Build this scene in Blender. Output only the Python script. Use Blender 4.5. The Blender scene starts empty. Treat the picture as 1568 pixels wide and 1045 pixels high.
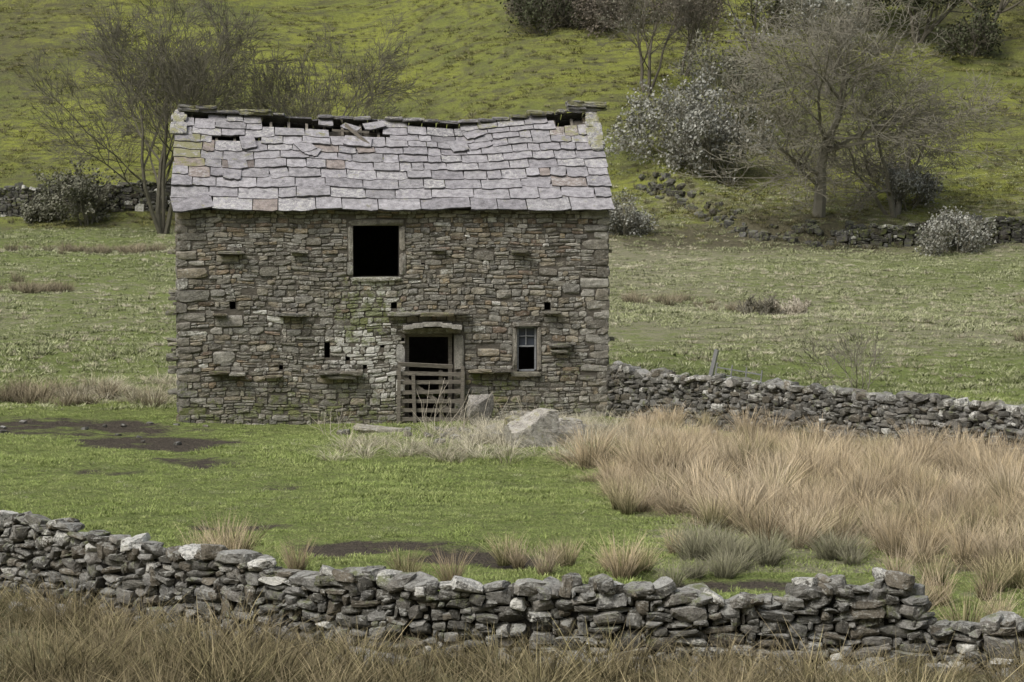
import bpy, math, random
import numpy as np
from mathutils import Vector
rng = np.random.default_rng(7)
random.seed(7)
scene = bpy.context.scene
R = random.random
def U(a, b): return random.uniform(a, b)

# ------------------------------------------------------------------ noise
_T = np.random.default_rng(3).random((256, 256))
def vn(x, y, s=0):
    x = np.asarray(x, float) + s * 17.31; y = np.asarray(y, float) + s * 9.77
    xi = np.floor(x).astype(int); yi = np.floor(y).astype(int)
    fx = x - xi; fy = y - yi
    fx = fx * fx * (3 - 2 * fx); fy = fy * fy * (3 - 2 * fy)
    a = _T[xi & 255, yi & 255]; b = _T[(xi + 1) & 255, yi & 255]
    c = _T[xi & 255, (yi + 1) & 255]; d = _T[(xi + 1) & 255, (yi + 1) & 255]
    return (a * (1 - fx) + b * fx) * (1 - fy) + (c * (1 - fx) + d * fx) * fy
def fbm(x, y, s=0, o=4):
    t = 0; a = .5; n = 0
    for i in range(o):
        t = t + a * vn(x * 2 ** i, y * 2 ** i, s + i); n += a; a *= .5
    return t / n
def sst(e0, e1, x):
    t = np.clip((x - e0) / (e1 - e0), 0, 1)
    return t * t * (3 - 2 * t)

# ------------------------------------------------------------------ terrain
CAMZ = 5.9
BANK = [(4, 141), (8.2, 137), (10.9, 132.5), (13.3, 128.5), (16.8, 127.4), (22, 128)]
def foot(x):
    return 128 + 16 * sst(4, -14, x) + 3 * (vn(x * .05, x * 0, 5) - .5)
def H(x, y):
    x = np.asarray(x, float); y = np.asarray(y, float)
    z = 0.04 * np.maximum(y - 64, 0)
    d = y - foot(x)
    sp = np.where(d > 20, d, np.log1p(np.exp(np.clip(d / 1.8, -30, 30))) * 1.8)
    z = z + sp * (0.30 + 0.03 * np.sin(x * .03)) + 0.25 * np.maximum(y - 215, 0)
    z = z + sst(0, 14, d) * ((fbm(x * .05, y * .05, 2) - .5) * 3.0 + (fbm(x * .12, y * .5, 8) - .5) * 1.3)
    z = z + sst(66, 85, y) * (fbm(x * .06, y * .06, 4) - .5) * 1.3
    by = np.interp(x, [p[0] for p in BANK], [p[1] for p in BANK])
    z = z + .8 * sst(-.6, .6, y - by + .8 * (vn(x * .7, x * 0, 9) - .5)) * (1 - sst(2, 8, y - by)) * sst(6, 9, x) * (1 - sst(18, 22, x))
    z = z + (fbm(x * .25, y * .25, 1) - .5) * .22 + (fbm(x * 1.3, y * 1.3, 6) - .5) * .07
    z = z - .17 * np.exp(-((x + 4) ** 2 / 70 + (y - 60) ** 2 / 18))
    z = z + 4.1 * (np.maximum(22 - y, 0) / 22) ** 2
    return z

# ------------------------------------------------------------------ mesh accumulators
class Acc:
    def __init__(s):
        s.v = []; s.f = []; s.c = []; s.n = 0; s.col = []; s.ms = []; s.lm = []; s.mi = []
    def add(s, v, f, col=(.5, .5, .5), moss=0., lime=0., mi=0):
        v = np.asarray(v, float); f = np.asarray(f, int)
        s.v.append(v); s.f.append((f + s.n).ravel()); s.c.append(np.full(len(f), f.shape[1]))
        m = len(v)
        s.col.append(np.tile(np.array([*col, 1.]), (m, 1))); s.ms.append(np.full(m, moss)); s.lm.append(np.full(m, lime))
        s.mi.append(np.full(len(f), mi)); s.n += m
    def obj(s, name, mats, parent=None, smooth=False):
        me = make_mesh(name, np.concatenate(s.v), np.concatenate(s.f), np.concatenate(s.c), smooth)
        a = me.attributes.new('col', 'FLOAT_COLOR', 'POINT'); a.data.foreach_set('color', np.concatenate(s.col).astype(np.float32).ravel())
        a = me.attributes.new('moss', 'FLOAT', 'POINT'); a.data.foreach_set('value', np.concatenate(s.ms).astype(np.float32))
        a = me.attributes.new('lime', 'FLOAT', 'POINT'); a.data.foreach_set('value', np.concatenate(s.lm).astype(np.float32))
        for m in (mats if isinstance(mats, list) else [mats]): me.materials.append(m)
        me.polygons.foreach_set('material_index', np.concatenate(s.mi).astype(np.int32))
        ob = bpy.data.objects.new(name, me); scene.collection.objects.link(ob)
        if parent: ob.parent = parent
        return ob
def make_mesh(name, v, flat, counts, smooth=False):
    me = bpy.data.meshes.new(name)
    me.vertices.add(len(v)); me.vertices.foreach_set('co', np.asarray(v, np.float32).ravel())
    me.loops.add(len(flat)); me.loops.foreach_set('vertex_index', np.asarray(flat, np.int32))
    me.polygons.add(len(counts))
    st = np.concatenate([[0], np.cumsum(counts)[:-1]]).astype(np.int32)
    me.polygons.foreach_set('loop_start', st)
    me.polygons.foreach_set('use_smooth', np.full(len(counts), smooth))
    me.update(calc_edges=True)
    return me

def cube_grid(n):
    idx = {}; vs = []; fs = []
    def g(p):
        k = tuple(p)
        if k not in idx: idx[k] = len(vs); vs.append([2 * q / n - 1 for q in p])
        return idx[k]
    for ax in range(3):
        a1, a2 = (ax + 1) % 3, (ax + 2) % 3
        for side in (0, n):
            for i in range(n):
                for j in range(n):
                    q = []
                    for (di, dj) in ((0, 0), (1, 0), (1, 1), (0, 1)):
                        p = [0, 0, 0]; p[ax] = side; p[a1] = i + di; p[a2] = j + dj
                        q.append(g(p))
                    if side == 0: q.reverse()
                    fs.append(q)
    return np.array(vs), np.array(fs)
def stone_templates(n, count, rnd, cuts, rough, cmin=.75, cmax=1.15, seed=1):
    r = np.random.default_rng(seed); out = []
    for _ in range(count):
        v, f = cube_grid(n)
        ln = np.linalg.norm(v, axis=1, keepdims=True)
        v = v * (1 - rnd) + v / ln * rnd * 1.25
        for c in range(cuts):
            nn = r.normal(size=3); nn /= np.linalg.norm(nn)
            d = r.uniform(cmin, cmax) * (1 + .35 * (np.abs(nn).sum() - 1))
            e = np.maximum(v @ nn - d, 0)
            v = v - e[:, None] * nn
        v = v + r.normal(size=v.shape) * rough
        v = v / np.abs(v).max(axis=0)
        out.append((v, f))
    return out
T_RUB = stone_templates(6, 18, .30, 10, .022, .66, 1.02, 1)
T_RUBL = stone_templates(3, 12, .3, 7, .03, .72, 1.05, 2)
T_LOW = stone_templates(2, 8, .3, 3, .06, .8, 1.1, 3)
T_MAS = stone_templates(4, 16, .10, 7, .03, .90, 1.15, 4)
T_BOULD = stone_templates(16, 4, .5, 12, .012, .62, .95, 9)
T_BOX = stone_templates(2, 3, .03, 0, .01, 1, 1, 6)
def rotm(rx, ry, rz):
    cx, sx, cy, sy, cz, sz = math.cos(rx), math.sin(rx), math.cos(ry), math.sin(ry), math.cos(rz), math.sin(rz)
    return (np.array([[cz, -sz, 0], [sz, cz, 0], [0, 0, 1]]) @ np.array([[cy, 0, sy], [0, 1, 0], [-sy, 0, cy]]) @ np.array([[1, 0, 0], [0, cx, -sx], [0, sx, cx]]))
def put(acc, T, c, h, rot=(0, 0, 0), col=(.2, .2, .2), moss=0, lime=0, mi=0, flip=True):
    v, f = random.choice(T)
    if flip:
        sg = np.array([random.choice((-1, 1)), random.choice((-1, 1)), 1.])
        if sg[0] * sg[1] < 0: f = f[:, ::-1]
    else: sg = 1
    v = (v * sg * np.array(h)) @ rotm(*rot).T + np.array(c)
    acc.add(v, f, col, moss, lime, mi)

# ------------------------------------------------------------------ node helpers
class NB:
    def __init__(s, name):
        s.m = bpy.data.materials.new(name); s.m.use_nodes = True
        s.t = s.m.node_tree; s.t.nodes.clear()
        s.out = s.t.nodes.new('ShaderNodeOutputMaterial')
    def new(s, ty, **p):
        n = s.t.nodes.new(ty)
        for k, v in p.items(): setattr(n, k, v)
        return n
    def lk(s, a, b): s.t.links.new(a, b)
    def setin(s, sock, v):
        if isinstance(v, bpy.types.NodeSocket): s.lk(v, sock)
        else:
            if sock.type == 'RGBA' and len(v) == 3: v = (*v, 1)
            sock.default_value = v
    def pos(s): return s.new('ShaderNodeNewGeometry').outputs['Position']
    def nz(s, scale, detail=3, rough=.55, vec=None, dist=0):
        n = s.new('ShaderNodeTexNoise'); n.inputs['Scale'].default_value = scale
        n.inputs['Detail'].default_value = min(detail, 4); n.inputs['Roughness'].default_value = rough
        n.inputs['Distortion'].default_value = dist
        s.lk(vec or s.pos(), n.inputs['Vector']); return n.outputs[0]
    def sc(s, v, vec=None):
        n = s.new('ShaderNodeVectorMath', operation='MULTIPLY'); s.lk(vec or s.pos(), n.inputs[0]); n.inputs[1].default_value = v
        return n.outputs[0]
    def mth(s, op, a, b=0., clamp=False):
        n = s.new('ShaderNodeMath', operation=op, use_clamp=clamp); s.setin(n.inputs[0], a); s.setin(n.inputs[1], b)
        return n.outputs[0]
    def mr(s, x, a, b, c=0., d=1.):
        n = s.new('ShaderNodeMapRange'); s.setin(n.inputs[0], x)
        for i, q in enumerate((a, b, c, d)): n.inputs[i + 1].default_value = q
        return n.outputs[0]
    def mix(s, f, a, b, blend='MIX'):
        n = s.new('ShaderNodeMix', data_type='RGBA', blend_type=blend)
        s.setin(n.inputs[0], f); s.setin(n.inputs[6], a); s.setin(n.inputs[7], b)
        return n.outputs[2]
    def attr(s, name, out='Fac', ty='GEOMETRY'):
        n = s.new('ShaderNodeAttribute', attribute_name=name, attribute_type=ty); return n.outputs[out]
    def up(s):
        n = s.new('ShaderNodeSeparateXYZ'); s.lk(s.new('ShaderNodeNewGeometry').outputs['Normal'], n.inputs[0]); return n.outputs[2]
    def finish(s, col, rough=.95, bump=None, bstr=.5, bdist=.02, trans=0, upn=0):
        b = s.new('ShaderNodeBsdfPrincipled'); s.setin(b.inputs['Base Color'], col); s.setin(b.inputs['Roughness'], rough)
        b.inputs['Specular IOR Level'].default_value = .15
        nsock = b.inputs['Normal']
        if upn and not trans:
            d = s.new('ShaderNodeBsdfDiffuse'); s.setin(d.inputs[0], col); nsock = d.inputs['Normal']; b = d
        if bump is not None:
            n = s.new('ShaderNodeBump'); n.inputs['Strength'].default_value = bstr; n.inputs['Distance'].default_value = bdist
            s.lk(bump, n.inputs['Height']); s.lk(n.outputs[0], nsock)
        if upn:
            v = s.new('ShaderNodeVectorMath', operation='ADD'); s.lk(s.new('ShaderNodeNewGeometry').outputs['Normal'], v.inputs[0]); v.inputs[1].default_value = (0, 0, upn)
            n = s.new('ShaderNodeVectorMath', operation='NORMALIZE'); s.lk(v.outputs[0], n.inputs[0]); s.lk(n.outputs[0], nsock)
        o = b.outputs[0]
        s.lk(o, s.out.inputs[0]); return s.m

def stone_mat(name, lich=.5, lichcol=(.42, .42, .38), mosscol=(.09, .10, .035), upl=.3, gain=1.0, speck=.4, mk=.34, lk=.2):
    b = NB(name)
    c = b.attr('col', 'Color')
    n1 = b.nz(6, 4, .65); n2 = b.nz(45, 2, .7)
    c = b.mix(1, c, b.mr(n1, .3, .7, .6 * gain, 1.4 * gain), 'MULTIPLY'); c = b.mix(1, c, b.mr(n2, .3, .7, .7, 1.3), 'MULTIPLY')
    up = b.up()
    sp = b.nz(28, 4, .75)
    c = b.mix(b.mth('MULTIPLY', b.mr(sp, .57, .67), speck), c, lichcol)
    n3 = b.nz(9, 4, .75, dist=.4)
    l = b.mth('ADD', n3, b.mth('MULTIPLY', up, upl * .35))
    l = b.mth('ADD', l, b.mth('MULTIPLY', b.attr('lime'), lk))
    c = b.mix(b.mth('MULTIPLY', b.mr(l, .60, .70), lich), c, lichcol)
    l3 = b.mth('ADD', b.mth('MULTIPLY', b.mth('ADD', n3, sp), .5), b.mth('MULTIPLY', b.attr('lime'), .24))
    c = b.mix(b.mth('MULTIPLY', b.mr(l3, .64, .70), b.mr(b.attr('lime'), 0, .5)), c, (.60, .59, .54))
    m = b.mth('ADD', b.nz(4.5, 4, .75), b.mth('MULTIPLY', b.attr('moss'), mk))
    m = b.mth('ADD', m, b.mth('MULTIPLY', up, .06))
    mc = b.mix(n2, mosscol, tuple(q * 1.9 for q in mosscol))
    c = b.mix(b.mth('MULTIPLY', b.mr(m, .68, .82), .8), c, mc)
    h = b.mth('ADD', b.mth('MULTIPLY', b.nz(16, 4, .7), .7), b.mth('MULTIPLY', n2, .3))
    return b.finish(c, .95, h, 1.0, .035)

M_FG = stone_mat('drystone_near', .65, (.38, .38, .35), (.08, .09, .03), .45)
M_MID = stone_mat('drystone_mid', .5, (.32, .32, .29), (.09, .10, .035), .35)
M_BARN = stone_mat('barn_masonry', .55, (.43, .42, .375), (.115, .13, .045), .1, speck=.6, mk=.38, lk=.26)
M_ROOF = stone_mat('roof_slate', .5, (.47, .46, .465), (.17, .165, .07), .1, speck=.35, mk=.30)
def dark_mat(name, col):
    b = NB(name); c = b.mix(b.nz(9, 4), tuple(q * .6 for q in col), tuple(q * 1.5 for q in col)); return b.finish(c, 1, b.nz(25, 3), .6, .03)
M_MORT = dark_mat('earth_mortar', (.12, .108, .09))
M_CORE = dark_mat('dark_wall_core', (.018, .017, .015))  # wall core coloured near-black so gaps between stones read as deep shade
M_IN = dark_mat('dark_inner_wall', (.05, .045, .04))  # dark tone on inner wall faces and opening sides
def wood_mat(name, col):
    b = NB(name)
    n = b.nz(1, 4, .6, vec=b.sc((6, 6, 70)))
    c = b.mix(b.mr(n, .3, .7), tuple(q * .5 for q in col), tuple(q * 1.4 for q in col))
    return b.finish(c, .85, n, .5, .01)
M_WOOD = wood_mat('weathered_wood', (.20, .18, .15))
M_PAINT = wood_mat('peeling_painted_wood', (.30, .31, .32))
b = NB('window_glass'); bb = b.new('ShaderNodeBsdfPrincipled'); bb.inputs['Base Color'].default_value = (.06, .07, .09, 1); bb.inputs['Roughness'].default_value = .2
b.lk(bb.outputs[0], b.out.inputs[0]); M_GLASS = b.m
b = NB('galvanised_steel'); bb = b.new('ShaderNodeBsdfPrincipled'); b.setin(bb.inputs['Base Color'], b.mix(b.nz(12), (.25, .25, .25), (.45, .45, .45))); bb.inputs['Roughness'].default_value = .5; bb.inputs['Metallic'].default_value = .6
b.lk(bb.outputs[0], b.out.inputs[0]); M_STEEL = b.m

# ground material
b = NB('pasture_ground')
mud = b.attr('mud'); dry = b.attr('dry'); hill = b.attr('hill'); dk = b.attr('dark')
nA = b.nz(.35, 4, .65); nB = b.nz(5, 4, .7); nC = b.nz(1.6, 4, .75); nD = b.nz(26, 3, .7)
g = b.mix(b.mr(nA, .35, .65), (.155, .205, .055), (.235, .30, .085))
g = b.mix(b.mr(nB, .35, .7), g, (.19, .205, .085))
hc = b.mix(b.mr(b.nz(.09, 4, .65), .38, .62), (.16, .18, .055), (.28, .30, .062))
hn = b.nz(1.0, 4, .8, vec=b.sc((.7, .9, 1.6)))
hc = b.mix(b.mr(hn, .46, .64), hc, (.13, .13, .065))
hs = b.nz(1.0, 4, .7, vec=b.sc((.22, .6, 2.0)))
hc = b.mix(b.mth('MULTIPLY', b.mr(hs, .50, .64), .65), hc, (.11, .105, .055))
g = b.mix(hill, g, hc)
dn = b.mth('ADD', nC, b.mth('MULTIPLY', dry, .45))
g = b.mix(b.mth('MULTIPLY', b.mr(dn, .66, .88), .8), g, b.mix(nB, (.19, .175, .11), (.42, .39, .28)))
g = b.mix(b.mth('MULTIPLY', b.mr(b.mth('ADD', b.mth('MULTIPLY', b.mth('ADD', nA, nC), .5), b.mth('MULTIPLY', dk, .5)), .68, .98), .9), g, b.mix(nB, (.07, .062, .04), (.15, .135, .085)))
g = b.mix(b.mr(b.mth('ADD', nC, mud), .9, 1.15), g, b.mix(nB, (.05, .042, .032), (.13, .11, .085)))
g = b.mix(1, g, b.mr(nD, .3, .72, .6, 1.4), 'MULTIPLY')
hh = b.mth('ADD', b.nz(2.2, 4, .75), b.mth('MULTIPLY', nD, .2))
M_GROUND = b.finish(g, 1, hh, 1.0, .3)

def grass_mat(name, base, tips, alt, basedark=.35, trans=0, nsc=.25, upn=1.0, ovar=.25):
    b = NB(name)
    t = b.attr('tipc'); r = b.attr('rnd'); oi = b.new('ShaderNodeObjectInfo').outputs['Random']
    k = b.mth('ADD', b.mth('MULTIPLY', r, .5), b.mth('MULTIPLY', b.nz(nsc, 1), .6)); k = b.mth('ADD', k, b.mth('MULTIPLY', oi, .35))
    tip = b.mix(b.mr(k, .4, 1.05), tips, alt)
    tip = b.mix(1, tip, b.mr(r, 0, 1, 1 - ovar * 1.4, 1 + ovar * 1.4), 'MULTIPLY')
    tip = b.mix(1, tip, b.mr(b.mth('FRACT', b.mth('MULTIPLY', oi, 7.3)), 0, 1, 1 - ovar, 1 + ovar), 'MULTIPLY')
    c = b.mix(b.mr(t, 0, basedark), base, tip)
    return b.finish(c, .8, trans=trans, upn=upn)
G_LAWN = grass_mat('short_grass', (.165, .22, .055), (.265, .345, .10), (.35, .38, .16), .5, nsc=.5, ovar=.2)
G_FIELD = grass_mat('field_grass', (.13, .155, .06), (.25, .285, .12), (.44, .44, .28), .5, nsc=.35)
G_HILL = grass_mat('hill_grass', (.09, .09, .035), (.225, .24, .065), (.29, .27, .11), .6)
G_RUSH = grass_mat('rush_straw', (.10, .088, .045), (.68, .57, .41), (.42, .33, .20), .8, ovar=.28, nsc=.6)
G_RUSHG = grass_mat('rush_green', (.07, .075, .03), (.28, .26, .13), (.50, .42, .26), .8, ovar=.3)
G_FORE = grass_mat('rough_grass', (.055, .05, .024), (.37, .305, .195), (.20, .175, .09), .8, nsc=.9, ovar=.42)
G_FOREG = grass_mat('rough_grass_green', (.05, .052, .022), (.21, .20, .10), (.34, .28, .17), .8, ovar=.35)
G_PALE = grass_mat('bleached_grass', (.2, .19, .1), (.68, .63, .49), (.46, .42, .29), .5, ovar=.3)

# ------------------------------------------------------------------ masks
TH = math.radians(5.7); BX, BY = -8.57, 60.0; BL, BD = 11.14, 7.0
def barn_local(x, y):
    dx = np.asarray(x) - BX; dy = np.asarray(y) - BY
    return dx * math.cos(TH) + dy * math.sin(TH), -dx * math.sin(TH) + dy * math.cos(TH)
def in_barn(x, y, m=0.):
    u, v = barn_local(x, y); return (u > -m) & (u < BL + m) & (v > -m) & (v < BD + m)
def ell(x, y, cx, cy, rx, ry, rot=0):
    c, s = math.cos(rot), math.sin(rot); dx = x - cx; dy = y - cy
    return np.clip(1.5 - np.sqrt(((dx * c + dy * s) / rx) ** 2 + ((-dx * s + dy * c) / ry) ** 2), 0, 1)
def mudmask(x, y):
    m = np.maximum.reduce([ell(x, y, -11.5, 58.0, 4.8, 2.6, -.15), ell(x, y, -8.4, 55.0, 2.4, 2.0, -.6), ell(x, y, -2.4, 38.2, 1.8, 1.0, -.1), ell(x, y, -.5, 36.8, 1.3, .9, -.1),
                           ell(x, y, -.2, 33.5, 1.8, .7), in_barn(x, y) * 1.0, ell(x, y, 3.3, 34.4, 1.3, .7), ell(x, y, -6.6, 50.5, 1.3, 4.0, .5) * .72, ell(x, y, -4.6, 46.0, .6, .9) * .8,
                           ell(x, y, -1.8, 59.0, 1.6, 1.1) * .8, ell(x, y, -4.5, 34.5, 2.5, .5, -.4) * .6, ell(x, y, -9, 49, 2.5, 1.2, -.2) * .6, ell(x, y, -4.5, 40.5, 2.0, .8, .1) * .6])
    return np.clip(m - .2 + .9 * (fbm(x * .9, y * .9, 12) - .5), 0, 1)
W2 = [(2.62, 61.15), (4.2, 58.9), (7.12, 55.0), (9.0, 52.5), (10.9, 50.0), (16, 44), (24, 36)]
def w2y(x): return np.interp(x, [p[0] for p in W2], [p[1] for p in W2])
W1 = [(-16, 38.5), (-11, 35.8), (-7.25, 33.3), (-4.7, 31.1), (-2.5, 29.5), (-1.2, 29.1), (1.73, 28.8), (2.3, 28.8), (4.8, 29.0), (6.3, 28.3), (9, 27.8), (15, 27)]
def w1y(x): return np.interp(x, [p[0] for p in W1], [p[1] for p in W1])

# ground sheet
def axis(parts):
    o = [parts[0][0]]
    for a, c, st in parts: o += list(np.linspace(a, c, max(2, int(round((c - a) / st)) + 1))[1:])
    return np.array(o)
xs = axis([(-420, -64, 10), (-64, -16, .7), (-16, 16, .22), (16, 64, .7), (64, 420, 10)])
ys = axis([(-60, 20, 3), (20, 66, .22), (66, 205, .6), (205, 620, 8)])
X, Y = np.meshgrid(xs, ys); Z = H(X, Y)
mm = mudmask(X, Y) * (Y < 66) * (Y > 20)
Z = Z - mm * .07 + mm * .06 * (fbm(X * 3, Y * 3, 3) - .5)
nx, ny = len(xs), len(ys)
I = np.arange(nx * ny).reshape(ny, nx)
F = np.stack([I[:-1, :-1], I[:-1, 1:], I[1:, 1:], I[1:, :-1]], -1).reshape(-1, 4)
me = make_mesh('ground', np.stack([X, Y, Z], -1).reshape(-1, 3), F.ravel(), np.full(len(F), 4), True)
dist = Y - foot(X)
dry = .4 * sst(64, 80, Y) * (X > 0) + .3 * sst(66, 90, Y) * (1 - sst(-2, 10, dist)) + np.exp(-((X + 10.6) / 1.2) ** 2 - ((Y - 65) / 2) ** 2)
dry = dry + .8 * (Y < w1y(X)) + .75 * sst(1.5, 3, X) * (Y > 35.5) * (Y < 57) * (X > 1.5) * (Y < w2y(X)) + .25 * ((X > 2) & (Y < 36) & (Y > 29))
dry = dry + .6 * np.exp(-((X - .5) / 2.6) ** 2 - ((Y - 56) / 3.2) ** 2) - .8 * (dist > 8) * .4
dry = dry + .4 * sst(66, 78, Y) * (1 - sst(-4, 4, dist)) * (fbm(X * .09, Y * .05, 77) - .45) * 3
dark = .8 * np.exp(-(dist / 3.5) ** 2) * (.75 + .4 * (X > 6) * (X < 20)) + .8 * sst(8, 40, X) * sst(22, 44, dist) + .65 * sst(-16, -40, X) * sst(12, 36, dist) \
    + .9 * np.exp(-((X - 5.5) / 6) ** 2 - ((Y - 176) / 9) ** 2) + .6 * np.exp(-((X - 16) / 8) ** 2 - ((Y - 142) / 16) ** 2) + .5 * np.exp(-((X + 20) / 8) ** 2 - ((Y - 122) / 4) ** 2) + .4 * np.exp(-((X + 17) / 7) ** 2 - ((Y - 150) / 12) ** 2)  # paints shading on the upper slope's sides, along with dark bank and scrub
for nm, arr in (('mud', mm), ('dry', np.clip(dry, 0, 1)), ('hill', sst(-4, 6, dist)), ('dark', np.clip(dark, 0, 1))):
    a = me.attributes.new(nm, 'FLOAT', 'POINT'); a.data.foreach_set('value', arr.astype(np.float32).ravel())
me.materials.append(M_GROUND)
g_ob = bpy.data.objects.new('ground', me); scene.collection.objects.link(g_ob)

# ------------------------------------------------------------------ dry-stone walls (random rubble packing)
def pick(pal, k=.25): return np.array(random.choice(pal)) * U(1 - k, 1 + k)
PAL_W = [(.12, .115, .10), (.155, .15, .135), (.085, .08, .068), (.20, .195, .18), (.135, .12, .095), (.10, .096, .085), (.175, .165, .145)]
def drywall(name, path, tops, mat, T, thick=.5, lr=(.12, .42), hr=(.06, .17), bump=.0, cap=True, bin=.04, moss=.1, messy=1.0, gain=1.0):
    P = np.array(path, float); seg = np.hypot(*(P[1:] - P[:-1]).T); S = np.concatenate([[0], np.cumsum(seg)]); L = S[-1]
    nb = int(L / bin); sc_ = (np.arange(nb) + .5) * bin
    px = np.interp(sc_, S, P[:, 0]); py = np.interp(sc_, S, P[:, 1])
    ang = np.arctan2(np.gradient(py), np.gradient(px))
    top = np.interp(sc_, S, tops) + (fbm(sc_ * 1.1, sc_ * 0, 31) - .5) * .22 + bump * (vn(sc_ * 3, sc_ * 0, 33) - .5)
    gz = H(px, py) - .1
    acc = Acc()
    for side in (-1, 1):
        sky = gz.copy() + rng.uniform(0, .05) * np.sin(sc_ * 3)
        for it in range(60000):
            k = np.where(sky < top - .05, sky - gz, 1e9); i = int(np.argmin(k))
            if k[i] > 1e8: break
            want = int(U(*lr) / bin) + 1
            if R() < .18: want = max(2, want // 2)
            j = i
            while j < nb and j - i < want and abs(sky[j] - sky[i]) < .055: j += 1
            i0 = i
            while i0 > 0 and j - i0 < want and abs(sky[i0 - 1] - sky[i]) < .055: i0 -= 1
            w = (j - i0) * bin; base = sky[i0:j].mean()
            hgt = hr[0] + (hr[1] - hr[0]) * R() ** 1.2
            if w < lr[0]: hgt *= .75
            if R() < .12: hgt *= 1.6
            mid = min(nb - 1, (i0 + j) // 2); a = ang[mid]
            batter = thick * .5 * (1 - .25 * (base - gz[mid]))
            dd = U(.12, .2); off = side * (batter - dd + U(-.05, .05))
            c = (px[mid] - math.sin(a) * off, py[mid] + math.cos(a) * off, base + hgt * .5 + U(-.01, .01))
            put(acc, T, c, (w * .5 * U(1.0, 1.15), dd, hgt * .5 * U(1.03, 1.18)), (U(-.2, .2) * messy, random.gauss(0, .10) * messy, a + U(-.25, .25) * messy), pick(PAL_W) * gain, moss=U(0, .3) + moss, lime=(U(.5, 1.1) if R() < .05 else max(0, U(-1.2, .5))))
            sky[i0:j] = base + hgt
    if cap:
        s = 0
        while s < L:
            w = U(.14, .44); m = min(nb - 1, int((s + w / 2) / bin)); a = ang[m]; hh = U(.08, .2)
            c = (px[m] + U(-.06, .06), py[m] + U(-.08, .08), top[m] + hh * .25)
            if R() > .1: put(acc, T, c, (w * .55, U(.15, .27), hh * .55), (U(-.25, .25), random.gauss(0, .2), a + U(-.6, .6)), pick(PAL_W) * 1.2 * gain, moss=U(0, .35) + moss, lime=max(0, U(-.4, .85)))
            if R() < .08: put(acc, T, (c[0], c[1], c[2] + hh * .6), (w * .4, .15, hh * .4), (U(-.3, .3), U(-.3, .3), U(0, 3)), pick(PAL_W) * 1.2 * gain, moss=.2, lime=max(0, U(-.5, .75)))
            s += w * .88
    st = 5; q = np.arange(0, nb, st); V = []; Fq = []
    for n_, m in enumerate(q):
        a = ang[m]; o = thick * .5 - .15
        for sg in (-1, 1):
            for zz in (gz[m] - .2, min(top[max(0, m - st):m + st].min() - .06, top[m] - .06)):
                V.append((px[m] - math.sin(a) * o * sg * (1 if zz < gz[m] else .7), py[m] + math.cos(a) * o * sg * (1 if zz < gz[m] else .7), zz))
        if n_:
            b0 = (n_ - 1) * 4; b1 = n_ * 4
            Fq += [(b0, b1, b1 + 1, b0 + 1), (b0 + 1, b1 + 1, b1 + 3, b0 + 3), (b0 + 3, b1 + 3, b1 + 2, b0 + 2)]
    acc.add(V, Fq, mi=1)
    return acc.obj(name, [mat, M_CORE])
W1p = W1[:9] + [(4.95, 28.95), (5.1, 28.75)] + W1[9:]
t1p = [1.15, 1.15, 1.13, 1.06, .94, .92, .92, .70, .97, 1.01, .50, .56, .60, .60]
drywall('dry_stone_wall', W1p, t1p, M_FG, T_RUB, bump=.14, lr=(.12, .46), hr=(.06, .18))
drywall('dry_stone_wall', W2, [1.15, 1.09, 1.12, 1.12, 1.12, 1.1, 1.1], M_MID, T_RUBL, bump=.10, gain=1.05)
fw = ((-80, 150), (-50, 147), (-30, 146), (-22, 146.5), (-10, 147))
drywall('dry_stone_wall', fw, [float(H(x, y)) + 1.6 for x, y in fw], M_MID, T_LOW, lr=(.3, .7), hr=(.15, .3), bin=.1, cap=True, moss=.3, gain=.6)
pR = [(17.5, 127), (19, 126.6), (28, 126.5), (45, 125), (80, 124)]
hR = [.5, .95, 1.3, 1.3, 1.3]
drywall('dry_stone_wall', pR, [float(H(*p)) + h for p, h in zip(pR, hR)], M_MID, T_LOW, lr=(.3, .7), hr=(.15, .3), bin=.1, cap=True, moss=.4, gain=.6, bump=.4)
A = Acc()
for k in range(130):
    x = U(7.5, 20); y = float(np.interp(x, [p[0] for p in BANK], [p[1] for p in BANK])) + random.gauss(0, .5) - .3; s = U(.1, .28)
    put(A, T_RUBL, (x, y, float(H(x, y)) + s * .0), (s * 1.4, s, s * .8), (U(-.3, .3), U(-.3, .3), U(0, 3)), pick(PAL_W) * .6, .5, .1)
A.obj('rocky_bank_outcrop', [M_MID])

# ------------------------------------------------------------------ barn
barn = bpy.data.objects.new('stone_barn', None); scene.collection.objects.link(barn)
barn.location = (BX, BY, 0); barn.rotation_euler = (0, 0, TH)
ZE = 5.30; ZB = -.5
RU = np.array([-.3, 0, .1, .2, .35, .5, .58, .64, .70, .76, .83, .93, 1.0, 1.3]) * BL
RZ = np.array([7.98, 7.98, 7.92, 7.85, 7.80, 7.74, 7.71, 7.66, 7.68, 7.74, 7.84, 7.95, 8.03, 8.03])
def ridge(u): return float(np.interp(u, RU, RZ)) - .12
OV = .22; SL = 4.55
def roofP(u, s, n, back=False):
    t = s / SL
    v = -OV + t * (BD / 2 + OV)
    z = 5.24 + t * (ridge(u) - 5.24) - .06 * math.sin(math.pi * min(max(t, 0), 1)) * (.6 + .4 * math.sin(u * 1.3)) + .018 * math.sin(u * 1.9 + s * .8)
    z += n * .8; v -= n * .6
    return (u, BD - v if back else v, z)
k_ = 1.32
PAL_B = [tuple(np.array(q) * k_) for q in [(.170, .158, .132), (.195, .185, .160), (.148, .138, .116), (.235, .223, .195), (.19, .178, .153), (.135, .124, .103), (.205, .187, .15), (.18, .172, .153), (.20, .175, .133)]]
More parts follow.
